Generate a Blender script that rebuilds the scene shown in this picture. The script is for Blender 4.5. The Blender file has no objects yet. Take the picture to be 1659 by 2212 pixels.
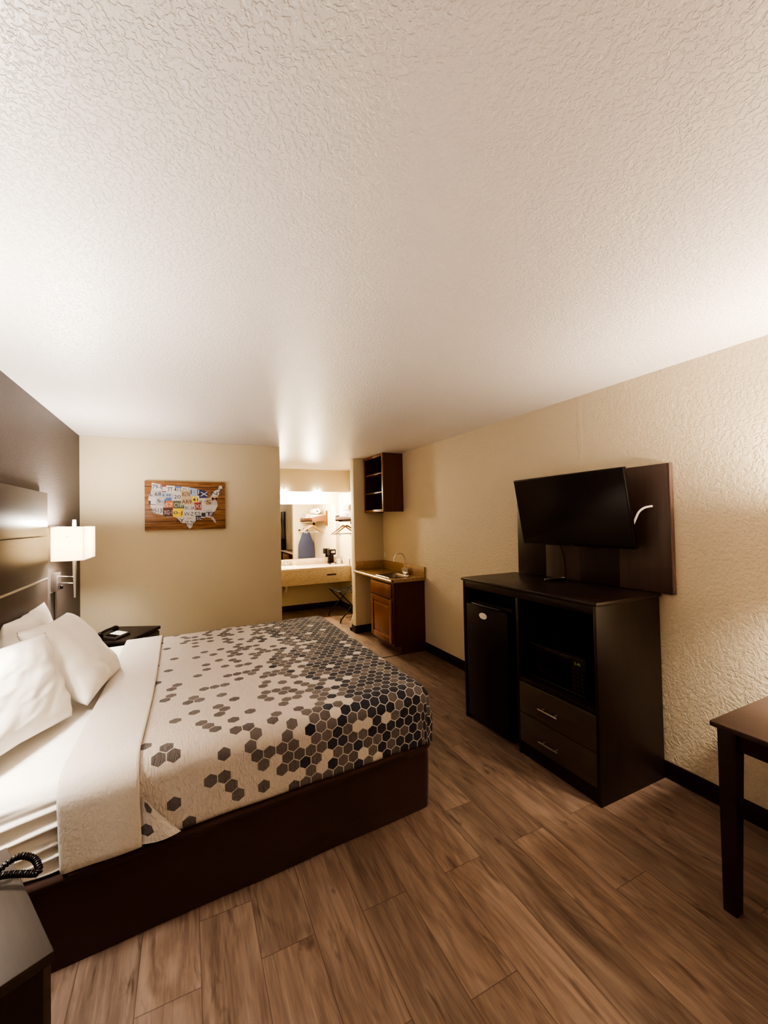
import bpy, bmesh, math, random
from mathutils import Vector, Matrix, noise, geometry
random.seed(7)
scene = bpy.context.scene
COL = scene.collection
PI = math.pi

# ------------------------------------------------------------------ node helpers
class G:
    def __init__(s, name):
        s.m = bpy.data.materials.new(name); s.m.use_nodes = True
        s.t = s.m.node_tree; s.t.nodes.clear()
        s.out = s.t.nodes.new('ShaderNodeOutputMaterial')
        s.co = s.t.nodes.new('ShaderNodeTexCoord')
    def new(s, t, **kw):
        n = s.t.nodes.new(t)
        for k, v in kw.items(): setattr(n, k, v)
        return n
    def put(s, sock, v):
        if v is None: return
        if isinstance(v, bpy.types.NodeSocket): s.t.links.new(v, sock)
        else:
            if hasattr(sock.default_value, '__len__') and not hasattr(v, '__len__'): v = [v]*len(sock.default_value)
            if hasattr(sock.default_value, '__len__') and len(sock.default_value) == 4 and len(v) == 3: v = (*v, 1)
            sock.default_value = v
    def M(s, op, a, b=None, c=None):
        n = s.new('ShaderNodeMath', operation=op)
        s.put(n.inputs[0], a); s.put(n.inputs[1], b); s.put(n.inputs[2], c)
        return n.outputs[0]
    def mapr(s, vec, scale=(1,1,1), loc=(0,0,0), rot=(0,0,0)):
        n = s.new('ShaderNodeMapping'); s.put(n.inputs[0], vec)
        n.inputs['Scale'].default_value = scale; n.inputs['Location'].default_value = loc; n.inputs['Rotation'].default_value = rot
        return n.outputs[0]
    def noise(s, vec, scale, detail=2, rough=.5, dist=0):
        n = s.new('ShaderNodeTexNoise'); s.put(n.inputs['Vector'], vec); s.put(n.inputs['Scale'], scale)
        s.put(n.inputs['Detail'], detail); s.put(n.inputs['Roughness'], rough); s.put(n.inputs['Distortion'], dist)
        return n.outputs[0]
    def voro(s, vec, scale, feature='F1'):
        n = s.new('ShaderNodeTexVoronoi', feature=feature); s.put(n.inputs['Vector'], vec); s.put(n.inputs['Scale'], scale)
        return n.outputs[0]
    def white(s, vec):
        n = s.new('ShaderNodeTexWhiteNoise', noise_dimensions='3D'); s.put(n.inputs['Vector'], vec); return n.outputs['Value']
    def ramp(s, fac, stops, interp='LINEAR'):
        n = s.new('ShaderNodeValToRGB'); s.put(n.inputs[0], fac); cr = n.color_ramp; cr.interpolation = interp
        while len(cr.elements) < len(stops): cr.elements.new(.5)
        for e, (p, c) in zip(cr.elements, stops):
            e.position = p
            if not hasattr(c, '__len__'): c = (c, c, c)
            e.color = (*c, 1)
        return n.outputs[0]
    def mix(s, fac, a, b, blend='MIX'):
        n = s.new('ShaderNodeMix', data_type='RGBA', blend_type=blend)
        s.put(n.inputs[0], fac); s.put(n.inputs[6], a); s.put(n.inputs[7], b)
        return n.outputs[2]
    def sep(s, vec):
        n = s.new('ShaderNodeSeparateXYZ'); s.put(n.inputs[0], vec); return n.outputs
    def comb(s, x, y, z=0.):
        n = s.new('ShaderNodeCombineXYZ')
        for i, v in enumerate((x, y, z)): s.put(n.inputs[i], v)
        return n.outputs[0]
    def bump(s, h, strength, dist=.01, normal=None):
        n = s.new('ShaderNodeBump'); s.put(n.inputs['Height'], h); s.put(n.inputs['Strength'], strength); s.put(n.inputs['Distance'], dist)
        if normal is not None: s.put(n.inputs['Normal'], normal)
        return n.outputs[0]
    def pbr(s, col, rough=.5, metal=0., normal=None, spec=.5, coat=0., emit=None, estr=0., sheen=0.):
        b = s.new('ShaderNodeBsdfPrincipled')
        s.put(b.inputs['Base Color'], col); s.put(b.inputs['Roughness'], rough); s.put(b.inputs['Metallic'], metal)
        s.put(b.inputs['Specular IOR Level'], spec); s.put(b.inputs['Coat Weight'], coat)
        if sheen: s.put(b.inputs['Sheen Weight'], sheen)
        if normal is not None: s.put(b.inputs['Normal'], normal)
        if emit is not None: s.put(b.inputs['Emission Color'], emit); s.put(b.inputs['Emission Strength'], estr)
        s.t.links.new(b.outputs[0], s.out.inputs[0])
        return s.m

def plain(name, col, rough=.5, metal=0., spec=.5, vary=.06, scale=40, bump=0., **kw):
    g = G(name); o = g.co.outputs['Object']
    n = g.noise(o, scale, 3)
    c = g.mix(n, tuple(x*(1-vary) for x in col), tuple(min(1, x*(1+vary)) for x in col))
    nm = g.bump(n, bump, .003) if bump else None
    return g.pbr(c, rough, metal, nm, spec, **kw)

def woodgrain(name, c1, c2, axis='Z', rough=.4, scale=1., spec=.5, bump=.05, coat=0.):
    g = G(name); o = g.co.outputs['Object']
    st = {'X': (1.2, 22, 22), 'Y': (22, 1.2, 22), 'Z': (22, 22, 1.2)}[axis]
    v = g.mapr(o, tuple(x*scale for x in st))
    n = g.noise(v, 1.6, 5, .62, .6)
    n2 = g.noise(v, 6, 2, .5)
    f = g.ramp(n, [(.3, 0), (.7, 1)])
    c = g.mix(f, c1, c2)
    c = g.mix(g.M('MULTIPLY', n2, .25), c, tuple(x*.5 for x in c1))
    return g.pbr(c, rough, 0, g.bump(n, bump, .002), spec, coat)

M = {}
def knock(name, col, rough, strength, scale, spec=.3, vary=.03, dist=.004):
    """paint over a sprayed, knocked down plaster texture"""
    g = G(name); o = g.co.outputs['Object']
    n = g.noise(o, scale, 3, .55, .4)
    n1 = g.ramp(n, [(.44, 0), (.54, 1)])
    n2 = g.noise(o, scale*2.6, 2, .5)
    h = g.M('ADD', n1, g.M('MULTIPLY', n2, .35))
    big = g.noise(o, 1.1, 2)
    c = g.mix(big, tuple(x*(1-vary) for x in col), tuple(x*(1+vary) for x in col))
    return g.pbr(c, rough, 0, g.bump(h, strength, dist), spec)
M['ceil'] = knock('ceiling_texture', (.72, .668, .635), .36, .55, 80, .45)
M['wall_r'] = knock('beige_texture', (.64, .555, .42), .55, .42, 52, .3)
M['wall_b'] = knock('cream_paint', (.60, .525, .385), .6, .12, 80, .25)
M['wall_l'] = knock('brown_paint', (.080, .066, .061), .5, .3, 70, .4)
M['base'] = plain('dark_vinyl', (.012, .006, .005), .45)

# vinyl planks running along Y
def floor_mat():
    g = G('oak_planks'); x, y, z = g.sep(g.co.outputs['Object'])
    PW, PL = .1975, 1.22
    cx = g.M('DIVIDE', g.M('ADD', x, .1655+PW*40), PW)
    col = g.M('FLOOR', cx); fx = g.M('FRACT', cx)
    par = g.M('MODULO', col, 2.)
    jit = g.M('MULTIPLY', g.M('MULTIPLY', g.white(g.comb(col, 3.3)), par), .5)
    cy = g.M('ADD', g.M('DIVIDE', g.M('ADD', y, -1.565+PL*40), PL), g.M('ADD', g.M('MULTIPLY', par, .3), jit))
    row = g.M('FLOOR', cy); fy = g.M('FRACT', cy)
    r = g.white(g.comb(col, row, 1.7)); r2 = g.white(g.comb(row, col, 9.1))
    # grain
    gx = g.M('ADD', x, g.M('MULTIPLY', r, 13.)); gy = g.M('ADD', y, g.M('MULTIPLY', r2, 29.))
    v = g.comb(g.M('MULTIPLY', gx, 9.), g.M('MULTIPLY', gy, 1.15))
    n = g.noise(v, 1.5, 6, .6, 1.1)
    fine = g.noise(g.comb(g.M('MULTIPLY', gx, 95.), g.M('MULTIPLY', gy, 4.)), 1.6, 3, .6)
    rings = g.M('SINE', g.M('MULTIPLY', g.noise(g.comb(g.M('MULTIPLY', gx, 5.), g.M('MULTIPLY', gy, .9)), 1., 2, .4, .5), 75.))
    rings = g.M('MULTIPLY', g.M('ADD', rings, 1.), .5)
    knots = g.ramp(g.noise(g.comb(g.M('MULTIPLY', gx, 11.), g.M('MULTIPLY', gy, 2.2)), 1.5, 3, .6, .8), [(.60, 0), (.72, 1)])
    c = g.ramp(n, [(.25, (.084, .056, .043)), (.46, (.160, .110, .083)), (.72, (.24, .178, .140))])
    c = g.mix(g.M('MULTIPLY', g.ramp(rings, [(.45, 0), (.95, 1)]), .30), c, (.075, .046, .031))
    c = g.mix(g.M('MULTIPLY', g.ramp(fine, [(.50, 0), (.70, 1)]), .40), c, (.27, .19, .14))
    c = g.mix(g.M('MULTIPLY', g.ramp(fine, [(.28, 1), (.46, 0)]), .16), c, (.05, .03, .02))
    c = g.mix(g.M('MULTIPLY', knots, .8), c, (.045, .026, .016))
    tone = g.M('ADD', .86, g.M('MULTIPLY', r, .30))
    c = g.mix(1., c, g.comb(tone, tone, tone), 'MULTIPLY')
    ex = g.M('MULTIPLY', g.M('MINIMUM', fx, g.M('SUBTRACT', 1., fx)), PW)
    ey = g.M('MULTIPLY', g.M('MINIMUM', fy, g.M('SUBTRACT', 1., fy)), PL)
    e = g.M('MINIMUM', ex, ey)
    gap = g.ramp(g.M('MULTIPLY', e, 100.), [(.06, 1), (.24, 0)])
    c = g.mix(g.M('MULTIPLY', gap, .62), c, (.03, .016, .009))
    h = g.M('SUBTRACT', g.M('MULTIPLY', fine, .3), gap)
    return g.pbr(c, g.M('ADD', .42, g.M('MULTIPLY', n, .2)), 0, g.bump(h, .25, .002), .4)
M['floor'] = floor_mat()

M['black'] = woodgrain('black_laminate', (.011, .007, .005), (.018, .012, .0085), 'Z', .38, 1., .35, .03)
M['black_top'] = woodgrain('black_laminate_top', (.013, .0085, .0065), (.02, .013, .010), 'Y', .33, 1., .5, .03)
M['drawer'] = woodgrain('charcoal_laminate', (.050, .039, .028), (.070, .055, .039), 'Y', .38, 1., .4, .03)
M['espresso'] = woodgrain('espresso_wood', (.024, .0145, .0105), (.038, .024, .018), 'Y', .42, .8, .5, .03)
M['board_d'] = woodgrain('dark_board', (.016, .009, .007), (.026, .016, .012), 'Z', .4, 1., .4, .03)
M['board_l'] = woodgrain('umber_board', (.060, .040, .032), (.085, .058, .047), 'Z', .38, 1., .45, .03)
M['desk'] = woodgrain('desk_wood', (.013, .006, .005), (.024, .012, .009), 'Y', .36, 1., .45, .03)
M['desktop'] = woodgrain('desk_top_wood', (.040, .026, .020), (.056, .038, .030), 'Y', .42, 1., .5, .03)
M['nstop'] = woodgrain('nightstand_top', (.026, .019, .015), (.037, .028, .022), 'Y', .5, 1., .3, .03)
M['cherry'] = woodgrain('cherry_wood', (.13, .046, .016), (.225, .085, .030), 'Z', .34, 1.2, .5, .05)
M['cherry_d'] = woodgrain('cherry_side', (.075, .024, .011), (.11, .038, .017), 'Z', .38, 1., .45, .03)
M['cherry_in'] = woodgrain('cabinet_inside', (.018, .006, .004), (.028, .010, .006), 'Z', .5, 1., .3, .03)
M['shelfwood'] = woodgrain('shelf_wood', (.085, .032, .012), (.13, .054, .022), 'X', .4, 1., .4, .03)
M['chrome'] = plain('chrome', (.85, .83, .8), .12, 1.)
M['nickel'] = plain('brushed_nickel', (.72, .68, .63), .28, 1.)
M['steel'] = plain('sink_steel', (.20, .16, .12), .34, 1.)
M['greymetal'] = plain('grey_metal', (.13, .11, .10), .4, .6)
M['blackmetal'] = plain('black_metal', (.012, .008, .007), .4, .2)
M['plastic'] = plain('black_plastic', (.006, .004, .0035), .4, 0, .3)
M['plastic2'] = plain('charcoal_plastic', (.028, .022, .018), .4)
M['white'] = plain('white_plastic', (.8, .77, .72), .4)
M['porcelain'] = plain('porcelain', (.85, .82, .76), .15)
M['screen'] = plain('screen_glass', (.006, .0045, .004), .16, 0, .5)
M['glassblk'] = plain('dark_glass', (.004, .003, .003), .08)
M['pink'] = plain('paper_cup', (.75, .62, .30), .6)
M['strap'] = plain('strap_webbing', (.008, .007, .005), .9, 0, .2)
M['iron_blue'] = plain('blue_cover', (.045, .055, .115), .8, bump=.1, scale=200)
M['towel'] = plain('white_terry', (.82, .76, .68), .95, bump=.5, scale=260)
M['pipe'] = plain('white_pipe', (.7, .62, .5), .4)
M['hangwood'] = woodgrain('hanger_wood', (.33, .17, .06), (.45, .25, .10), 'X', .35)

def stone(name, base, dark, light, sc=90, rough=.25):
    g = G(name); o = g.co.outputs['Object']
    n = g.noise(o, sc, 4, .7); n2 = g.noise(o, sc*.16, 3, .6); v = g.voro(o, sc*1.3)
    c = g.ramp(n, [(.33, dark), (.5, base), (.68, light)])
    c = g.mix(g.M('MULTIPLY', n2, .5), c, tuple(x*.72 for x in base))
    c = g.mix(g.ramp(v, [(.10, .65), (.22, 0)]), c, dark)
    return g.pbr(c, rough, 0, None, .5)
M['laminate'] = stone('granite_laminate', (.38, .255, .14), (.17, .095, .04), (.56, .42, .27), 90, .22)
M['laminate2'] = stone('apron_laminate', (.47, .385, .275), (.27, .19, .115), (.58, .49, .375), 60, .4)
M['vanity'] = stone('pale_laminate', (.62, .52, .40), (.42, .3, .2), (.75, .66, .54), 70, .25)

def cloth(name, col, ripple=.0, su=90, sv=28, rough=.9, vary=.05, fine=.15, uv=True):
    g = G(name); o = g.co.outputs['UV' if uv else 'Object']
    n = g.noise(g.mapr(o, (su, sv, su)), 1., 2, .5, .8)
    f = g.noise(g.co.outputs['Object'], 420, 1)
    c = g.mix(n, tuple(x*(1-vary) for x in col), tuple(min(1., x*(1+vary)) for x in col))
    nm = g.bump(n, ripple, .010) if ripple else g.bump(f, fine, .001)
    return g.pbr(c, rough, 0, nm, .15, sheen=.1)
M['sheet'] = cloth('white_sheet', (.80, .765, .71), 0)
M['fold'] = cloth('quilt_underside', (.60, .56, .52), .26, 120, 60)
def pillow_mat():
    g = G('pillowcase'); o = g.co.outputs['Object']
    n = g.noise(g.mapr(o, (5, 9, 5)), 1.4, 4, .55, 1.2)
    return g.pbr((.80, .765, .715), .85, 0, g.bump(n, .10, .02), .15, sheen=.1)
M['pillow'] = pillow_mat()
def skirt_mat():
    g = G('brown_bed_skirt'); o = g.co.outputs['Object']
    n = g.noise(g.mapr(o, (3, 3, 4)), 1., 3, .5, .5)
    c = g.mix(n, (.024, .0105, .007), (.042, .0195, .013))
    return g.pbr(c, .8, 0, g.bump(n, .5, .03), .2, sheen=.15)
M['skirt'] = skirt_mat()

def hex_mat():
    g = G('hexagon_quilt'); PT = .054; S3 = math.sqrt(3)
    u, v, _ = g.sep(g.co.outputs['UV'])
    px = g.M('ADD', g.M('DIVIDE', u, PT), 200.); py = g.M('ADD', g.M('DIVIDE', v, PT), 100.*S3)
    def cell(ox, oy):
        ax = g.M('SUBTRACT', g.M('MODULO', g.M('ADD', px, ox), 1.), .5)
        ay = g.M('SUBTRACT', g.M('MODULO', g.M('ADD', py, oy), S3), S3/2)
        return ax, ay, g.M('ADD', g.M('MULTIPLY', ax, ax), g.M('MULTIPLY', ay, ay))
    ax, ay, ad = cell(0., 0.); bx, by, bd = cell(.5, S3/2)
    t = g.M('LESS_THAN', bd, ad)
    def sel(a, b): return g.M('ADD', g.M('MULTIPLY', a, g.M('SUBTRACT', 1., t)), g.M('MULTIPLY', b, t))
    hx = sel(ax, bx); hy = sel(ay, by)
    ix = g.M('ROUND', g.M('MULTIPLY', g.M('SUBTRACT', px, hx), 2.)); iy = g.M('ROUND', g.M('DIVIDE', g.M('SUBTRACT', py, hy), S3/2))
    qx = g.M('ABSOLUTE', hx); qy = g.M('ABSOLUTE', hy)
    hd = g.M('MAXIMUM', qx, g.M('ADD', g.M('MULTIPLY', qx, .5), g.M('MULTIPLY', qy, S3/2)))
    inside = g.ramp(hd, [(.458, 1), (.472, 0)])
    r1 = g.white(g.comb(ix, iy, 3.)); r2 = g.white(g.comb(iy, ix, 11.)); r3 = g.white(g.comb(ix, iy, 23.))
    # position of the cell along the bed, 0 at the fold, 1 at the foot
    xx = g.M('SUBTRACT', g.M('MULTIPLY', ix, PT/2), 200*PT)
    f = g.M('DIVIDE', g.M('ADD', xx, .18), 1.5)
    dens = g.ramp(f, [(0., .11), (.15, .18), (.30, .28), (.42, .45), (.52, .66), (.62, .84), (.70, .93), (.80, .96), (1., .97)])
    on = g.M('LESS_THAN', r1, dens)
    dk = g.M('LESS_THAN', r2, g.ramp(f, [(.40, .0), (.48, .12), (.60, .42), (.72, .66), (1., .74)]))
    taupe = g.mix(r3, (.108, .097, .097), (.155, .139, .137))
    dark = g.mix(r3, (.027, .031, .043), (.048, .053, .069))
    hexc = g.mix(dk, taupe, dark)
    cream = (.55, .50, .465)
    fac = g.M('MULTIPLY', inside, on)
    c = g.mix(fac, cream, hexc)
    rip = g.noise(g.mapr(g.co.outputs['UV'], (105, 36, 1)), 1., 2, .5, .9)
    return g.pbr(c, .9, 0, g.bump(rip, .9, .008), .12, sheen=.08)
M['hex'] = hex_mat()

def plank_print():
    g = G('printed_wood_planks'); x, y, z = g.sep(g.co.outputs['Object'])
    rowf = g.M('DIVIDE', g.M('SUBTRACT', z, 1.49), .118)
    row = g.M('FLOOR', rowf); fr = g.M('FRACT', rowf)
    v = g.comb(g.M('ADD', g.M('MULTIPLY', x, 5.), g.M('MULTIPLY', row, 7.)), g.M('MULTIPLY', z, 60.))
    n = g.noise(v, 1., 5, .65, .7)
    c = g.ramp(n, [(.28, (.085, .036, .014)), (.5, (.22, .108, .047)), (.74, (.35, .20, .10))])
    gap = g.ramp(g.M('MINIMUM', fr, g.M('SUBTRACT', 1., fr)), [(.012, 1), (.05, 0)])
    return g.pbr(g.mix(g.M('MULTIPLY', gap, .85), c, (.03, .012, .005)), .45, 0, None, .3)
M['plankprint'] = plank_print()

def shade_mat():
    g = G('linen_shade'); o = g.co.outputs['Object']
    n = g.noise(o, 300, 2)
    d = g.new('ShaderNodeBsdfDiffuse'); g.put(d.inputs[0], (.8, .76, .68))
    tr = g.new('ShaderNodeBsdfTranslucent'); g.put(tr.inputs[0], g.mix(n, (.62, .54, .41), (.68, .60, .46)))
    a = g.new('ShaderNodeMixShader'); a.inputs[0].default_value = .48
    g.t.links.new(d.outputs[0], a.inputs[1]); g.t.links.new(tr.outputs[0], a.inputs[2])
    em = g.new('ShaderNodeEmission'); g.put(em.inputs[0], (1., .84, .60)); em.inputs[1].default_value = .15
    ad = g.new('ShaderNodeAddShader')
    g.t.links.new(a.outputs[0], ad.inputs[0]); g.t.links.new(em.outputs[0], ad.inputs[1])
    g.t.links.new(ad.outputs[0], g.out.inputs[0])
    return g.m
M['shade'] = shade_mat()
def emis(name, col, s):
    g = G(name); e = g.new('ShaderNodeEmission'); g.put(e.inputs[0], col); e.inputs[1].default_value = s
    g.t.links.new(e.outputs[0], g.out.inputs[0]); return g.m
M['bulb'] = emis('lit_bulb', (1., .90, .70), 30.)
M['green'] = emis('green_digits', (.30, .40, .05), .16)
def mirror_mat():
    g = G('mirror_glass'); n = g.noise(g.co.outputs['Object'], 2.)
    return g.pbr(g.mix(n, (.90, .89, .86), (.93, .92, .89)), .015, 1.)
M['mirror'] = mirror_mat()
def glass_mat():
    g = G('clear_glass'); n = g.noise(g.co.outputs['Object'], 30.)
    b = g.pbr(g.mix(n, (.9, .88, .84), (.95, .93, .9)), .08)
    for nd in b.node_tree.nodes:
        if nd.type == 'BSDF_PRINCIPLED': nd.inputs['Transmission Weight'].default_value = .9
    return b
M['glass'] = glass_mat()

# ------------------------------------------------------------------ mesh helpers
class MB:
    def __init__(s): s.bm = bmesh.new(); s.mats = []; s.cur = 0; s.uv = None
    def mat(s, m):
        if m not in s.mats: s.mats.append(m)
        s.cur = s.mats.index(m); return s
    def face(s, vs):
        try:
            f = s.bm.faces.new(vs); f.material_index = s.cur; f.smooth = True; return f
        except ValueError: return None
    def box(s, x0, x1, y0, y1, z0, z1, bev=0., seg=2, mtx=None):
        t = bmesh.new()
        bmesh.ops.create_cube(t, size=1)
        for v in t.verts:
            v.co = Vector(((x0+x1)/2+v.co.x*(x1-x0), (y0+y1)/2+v.co.y*(y1-y0), (z0+z1)/2+v.co.z*(z1-z0)))
        big = None
        if bev:
            r = bmesh.ops.bevel(t, geom=t.edges[:], offset=bev, segments=seg, profile=.5, affect='EDGES'); new = set(r['faces']); big = [f for f in t.faces if f not in new]
        return s.absorb(t, mtx, big)
    def absorb(s, t, mtx=None, flat=None):
        mp = {}; flat = set(t.faces if flat is None else flat)
        for v in t.verts: mp[v] = s.bm.verts.new(mtx @ v.co if mtx else v.co)
        for f in t.faces:
            g = s.face([mp[v] for v in f.verts])
            if g and f in flat: g.smooth = False
        t.free(); return s
    def tube(s, pts, r, seg=10, closed=False, caps=True):
        pts = [Vector(p) for p in pts]; n = len(pts)
        rs = r if isinstance(r, (list, tuple)) else [r]*n
        rings = []; prev = None
        for i, p in enumerate(pts):
            a = pts[(i-1) % n] if (closed or i > 0) else p
            b = pts[(i+1) % n] if (closed or i < n-1) else p
            d = (b-a).normalized()
            if prev is None:
                ref = Vector((0, 0, 1)) if abs(d.z) < .9 else Vector((1, 0, 0))
                nx = d.cross(ref).normalized()
            else:
                nx = (prev - d*prev.dot(d)).normalized()
            prev = nx; ny = d.cross(nx)
            rings.append([s.bm.verts.new(p+(nx*math.cos(2*PI*k/seg)+ny*math.sin(2*PI*k/seg))*rs[i]) for k in range(seg)])
        m = n if closed else n-1
        for i in range(m):
            A, B = rings[i], rings[(i+1) % n]
            for k in range(seg): s.face([A[k], A[(k+1) % seg], B[(k+1) % seg], B[k]])
        if caps and not closed:
            s.face(rings[0][::-1]); s.face(rings[-1])
        return s
    def lathe(s, prof, c=(0, 0, 0), seg=24, mtx=None, sx=1., sy=1.):
        c = Vector(c); rings = []
        for r, z in prof:
            ring = []
            for k in range(seg):
                p = Vector((r*sx*math.cos(2*PI*k/seg), r*sy*math.sin(2*PI*k/seg), z))
                ring.append(s.bm.verts.new((mtx @ p if mtx else p)+c))
            rings.append(ring)
        for A, B in zip(rings, rings[1:]):
            for k in range(seg): s.face([A[k], A[(k+1) % seg], B[(k+1) % seg], B[k]])
        s.face(rings[0][::-1]); s.face(rings[-1]); return s
    def prism(s, poly, d, origin, ax, ay, an, bev=0.):
        """poly (2D) in plane ax, ay at origin, extruded d along an"""
        o, ax, ay, an = Vector(origin), Vector(ax), Vector(ay), Vector(an)
        t = bmesh.new()
        vs = [t.verts.new(o+ax*p[0]+ay*p[1]) for p in poly]
        f = t.faces.new(vs)
        r = bmesh.ops.extrude_face_region(t, geom=[f])
        bmesh.ops.translate(t, vec=an*d, verts=[e for e in r['geom'] if isinstance(e, bmesh.types.BMVert)])
        bmesh.ops.recalc_face_normals(t, faces=t.faces[:])
        big = t.faces[:]
        if bev:
            r = bmesh.ops.bevel(t, geom=t.edges[:], offset=bev, segments=2, profile=.5, affect='EDGES'); new = set(r['faces']); big = [f for f in t.faces if f not in new]
        return s.absorb(t, None, big)
    def grid(s, fn, nu, nv, uvfn=None):
        vs = [[s.bm.verts.new(fn(i/nu, j/nv)) for j in range(nv+1)] for i in range(nu+1)]
        if uvfn and s.uv is None: s.uv = s.bm.loops.layers.uv.new('UVMap')
        for i in range(nu):
            for j in range(nv):
                q = [(i, j), (i+1, j), (i+1, j+1), (i, j+1)]
                f = s.face([vs[a][b] for a, b in q])
                if uvfn and f:
                    for l, (a, b) in zip(f.loops, q): l[s.uv].uv = uvfn(a/nu, b/nv)
        return s
    def build(s, name, m=None, parent=None, sharp=40, world=True):
        me = bpy.data.meshes.new(name)
        if m is not None and not s.mats: s.mats = [m]
        off = Vector((0, 0, 0))
        if parent is not None and world:
            p = parent
            while p is not None: off += p.location; p = p.parent
        if off.length:
            for v in s.bm.verts: v.co -= off
        bmesh.ops.recalc_face_normals(s.bm, faces=s.bm.faces[:])
        s.bm.to_mesh(me); s.bm.free()
        for mm in s.mats: me.materials.append(mm)
        try: me.set_sharp_from_angle(angle=math.radians(sharp))
        except Exception: pass
        o = bpy.data.objects.new(name, me); COL.objects.link(o)
        if parent is not None: o.parent = parent
        return o

def tag(o, label, cat, group=None, kind=None):
    o['label'] = label; o['category'] = cat
    if group: o['group'] = group
    if kind: o['kind'] = kind
    return o
def thing(name, label, cat, loc=(0, 0, 0), rz=0., group=None):
    o = bpy.data.objects.new(name, None); COL.objects.link(o); o.empty_display_size = .05
    o.location = loc; o.rotation_euler = (0, 0, rz)
    return tag(o, label, cat, group)
def struct(name, mb, m, label=None, parent=None):
    o = mb.build(name, m, parent)
    if parent is None:
        o['kind'] = 'structure'
        if label: tag(o, label, name.split('_')[0])
    return o
def copy_tree(o, parent=None):
    c = o.copy(); COL.objects.link(c)
    if parent is not None: c.parent = parent
    for ch in list(o.children): copy_tree(ch, c)
    return c
def B(*a, **k): return MB().box(*a, **k)
def arc(c, r, a0, a1, n, ax, ay):
    c, ax, ay = Vector(c), Vector(ax), Vector(ay)
    return [c+(ax*math.cos(a0+(a1-a0)*i/n)+ay*math.sin(a0+(a1-a0)*i/n))*r for i in range(n+1)]
def smooth_path(pts, n=6):
    P = [Vector(p) for p in pts]; out = []
    for i in range(len(P)-1):
        p0, p1, p2, p3 = P[max(i-1, 0)], P[i], P[i+1], P[min(i+2, len(P)-1)]
        for k in range(n):
            t = k/n
            out.append(.5*((2*p1)+(p2-p0)*t+(2*p0-5*p1+4*p2-p3)*t*t+(3*p1-p0-3*p2+p3)*t**3))
    return out+[P[-1]]

# ------------------------------------------------------------------ room
XL, XR, YB, YF, H = -.914, 2.573, 4.784, -1.6, 2.44
AY = 7.25                      # back of the washing alcove
struct('floor', B(XL-.15, XR+.15, YF-.15, AY+.15, -.08, 0), M['floor'], 'brown oak look plank floor running the length of the room')
struct('ceiling', B(XL-.15, XR+.15, YF-.15, AY+.15, H, H+.08), M['ceil'], 'off white ceiling with rough sprayed plaster texture')
struct('wall_left', B(XL-.12, XL, YF-.15, YB+.12, 0, H), M['wall_l'], 'dark brown painted wall behind the bed')
struct('wall_right', B(XR, XR+.12, YF-.15, AY+.12, 0, H), M['wall_r'], 'beige textured wall behind the black dresser')
struct('wall_back', B(XL, .984, YB, YB+.12, 0, H, .004), M['wall_b'], 'cream wall with the wooden map picture on it')
struct('wall_front', B(XL, XR, YF-.12, YF, 0, H), M['wall_b'], 'cream wall behind the viewer')
struct('wall_partition', B(2.122, XR, 5.368, 5.488, 0, H, .006), M['wall_b'], 'short cream wall end beside the sink counter')
struct('wall_alcove_left', B(.02, .14, YB+.12, AY, 0, H), M['wall_b'])
struct('wall_alcove_back', B(.02, XR, AY, AY+.12, 0, H), M['wall_b'], 'cream wall at the back of the washing alcove')
struct('wall_soffit', B(.14, XR, 6.68, AY, 2.068, H), M['wall_b'], 'tan dropped box above the vanity mirror')
for nm, a, lb in (('baseboard_right', (XR-.012, XR, YF, 4.25, 0, .103), 'dark vinyl baseboard along the beige wall'),
              ('baseboard_partition', (2.112, XR-.012, 5.356, 5.368, 0, .106), 'dark vinyl baseboard under the sink counter'),
              ('baseboard_alcove_right', (XR-.012, XR, 5.488, AY, 0, .103), None),
              ('baseboard_alcove_back', (.14, XR-.012, AY-.012, AY, 0, .103), 'dark vinyl baseboard under the vanity'),
              ('baseboard_left', (XL, XL+.012, YF, YB, 0, .103), None),
              ('baseboard_back', (XL+.012, .984, YB-.012, YB, 0, .103), None)):
    mb = B(*a, bev=.004)
    if nm == 'baseboard_partition': mb.box(2.110, 2.122, 5.356, 5.50, 0, .106, .004)
    struct(nm, mb, M['base'], lb)
struct('trim_1', B(1.0, XR-.01, 4.255, 4.275, 0, .004, .0015), plain('seam_strip', (.06, .035, .02), .5), 'thin dark floor strip in front of the sink cabinet')
struct('trim_2', B(XR-.0010, XR, 2.03, 2.06, 1.90, H), M['wall_r'])

# ------------------------------------------------------------------ bed
SH = .065
def shear(p): return Vector((p[0], p[1]+SH*(p[0]-1.2), p[2]))
BN, BF, BH, BX = 1.955, 3.945, -.86, 1.195        # near side, far side, head, foot
def drape(a, b, top, R, x0, x1, yn, yf, zmin, corner=True):
    xi0, xi1, yi0, yi1 = x0+R, x1-R, yn+R, yf-R
    dx = a-xi1 if a > xi1 else (a-xi0 if a < xi0 else 0.)
    dy = b-yi1 if b > yi1 else (b-yi0 if b < yi0 else 0.)
    cx, cy = min(max(a, xi0), xi1), min(max(b, yi0), yi1)
    r = math.hypot(dx, dy)
    if r < 1e-9: return Vector((a, b, top))
    ux, uy = dx/r, dy/r
    if r < R*PI/2: th = r/R; off = R*math.sin(th); z = top-R*(1-math.cos(th))
    else: off = R; z = top-R-(r-R*PI/2)
    if corner:
        s2 = (2*abs(ux*uy))**2; k = min(1., max(0, (top-z))/.2)
        off += .028*s2*k
        ph = math.atan2(abs(uy), abs(ux)); off -= .022*math.exp(-((ph-1.0)/.10)**2)*k
    if z < zmin: off -= min((zmin-z)*.6, .05); z = zmin
    return Vector((cx+ux*off, cy+uy*off, z))

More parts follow.
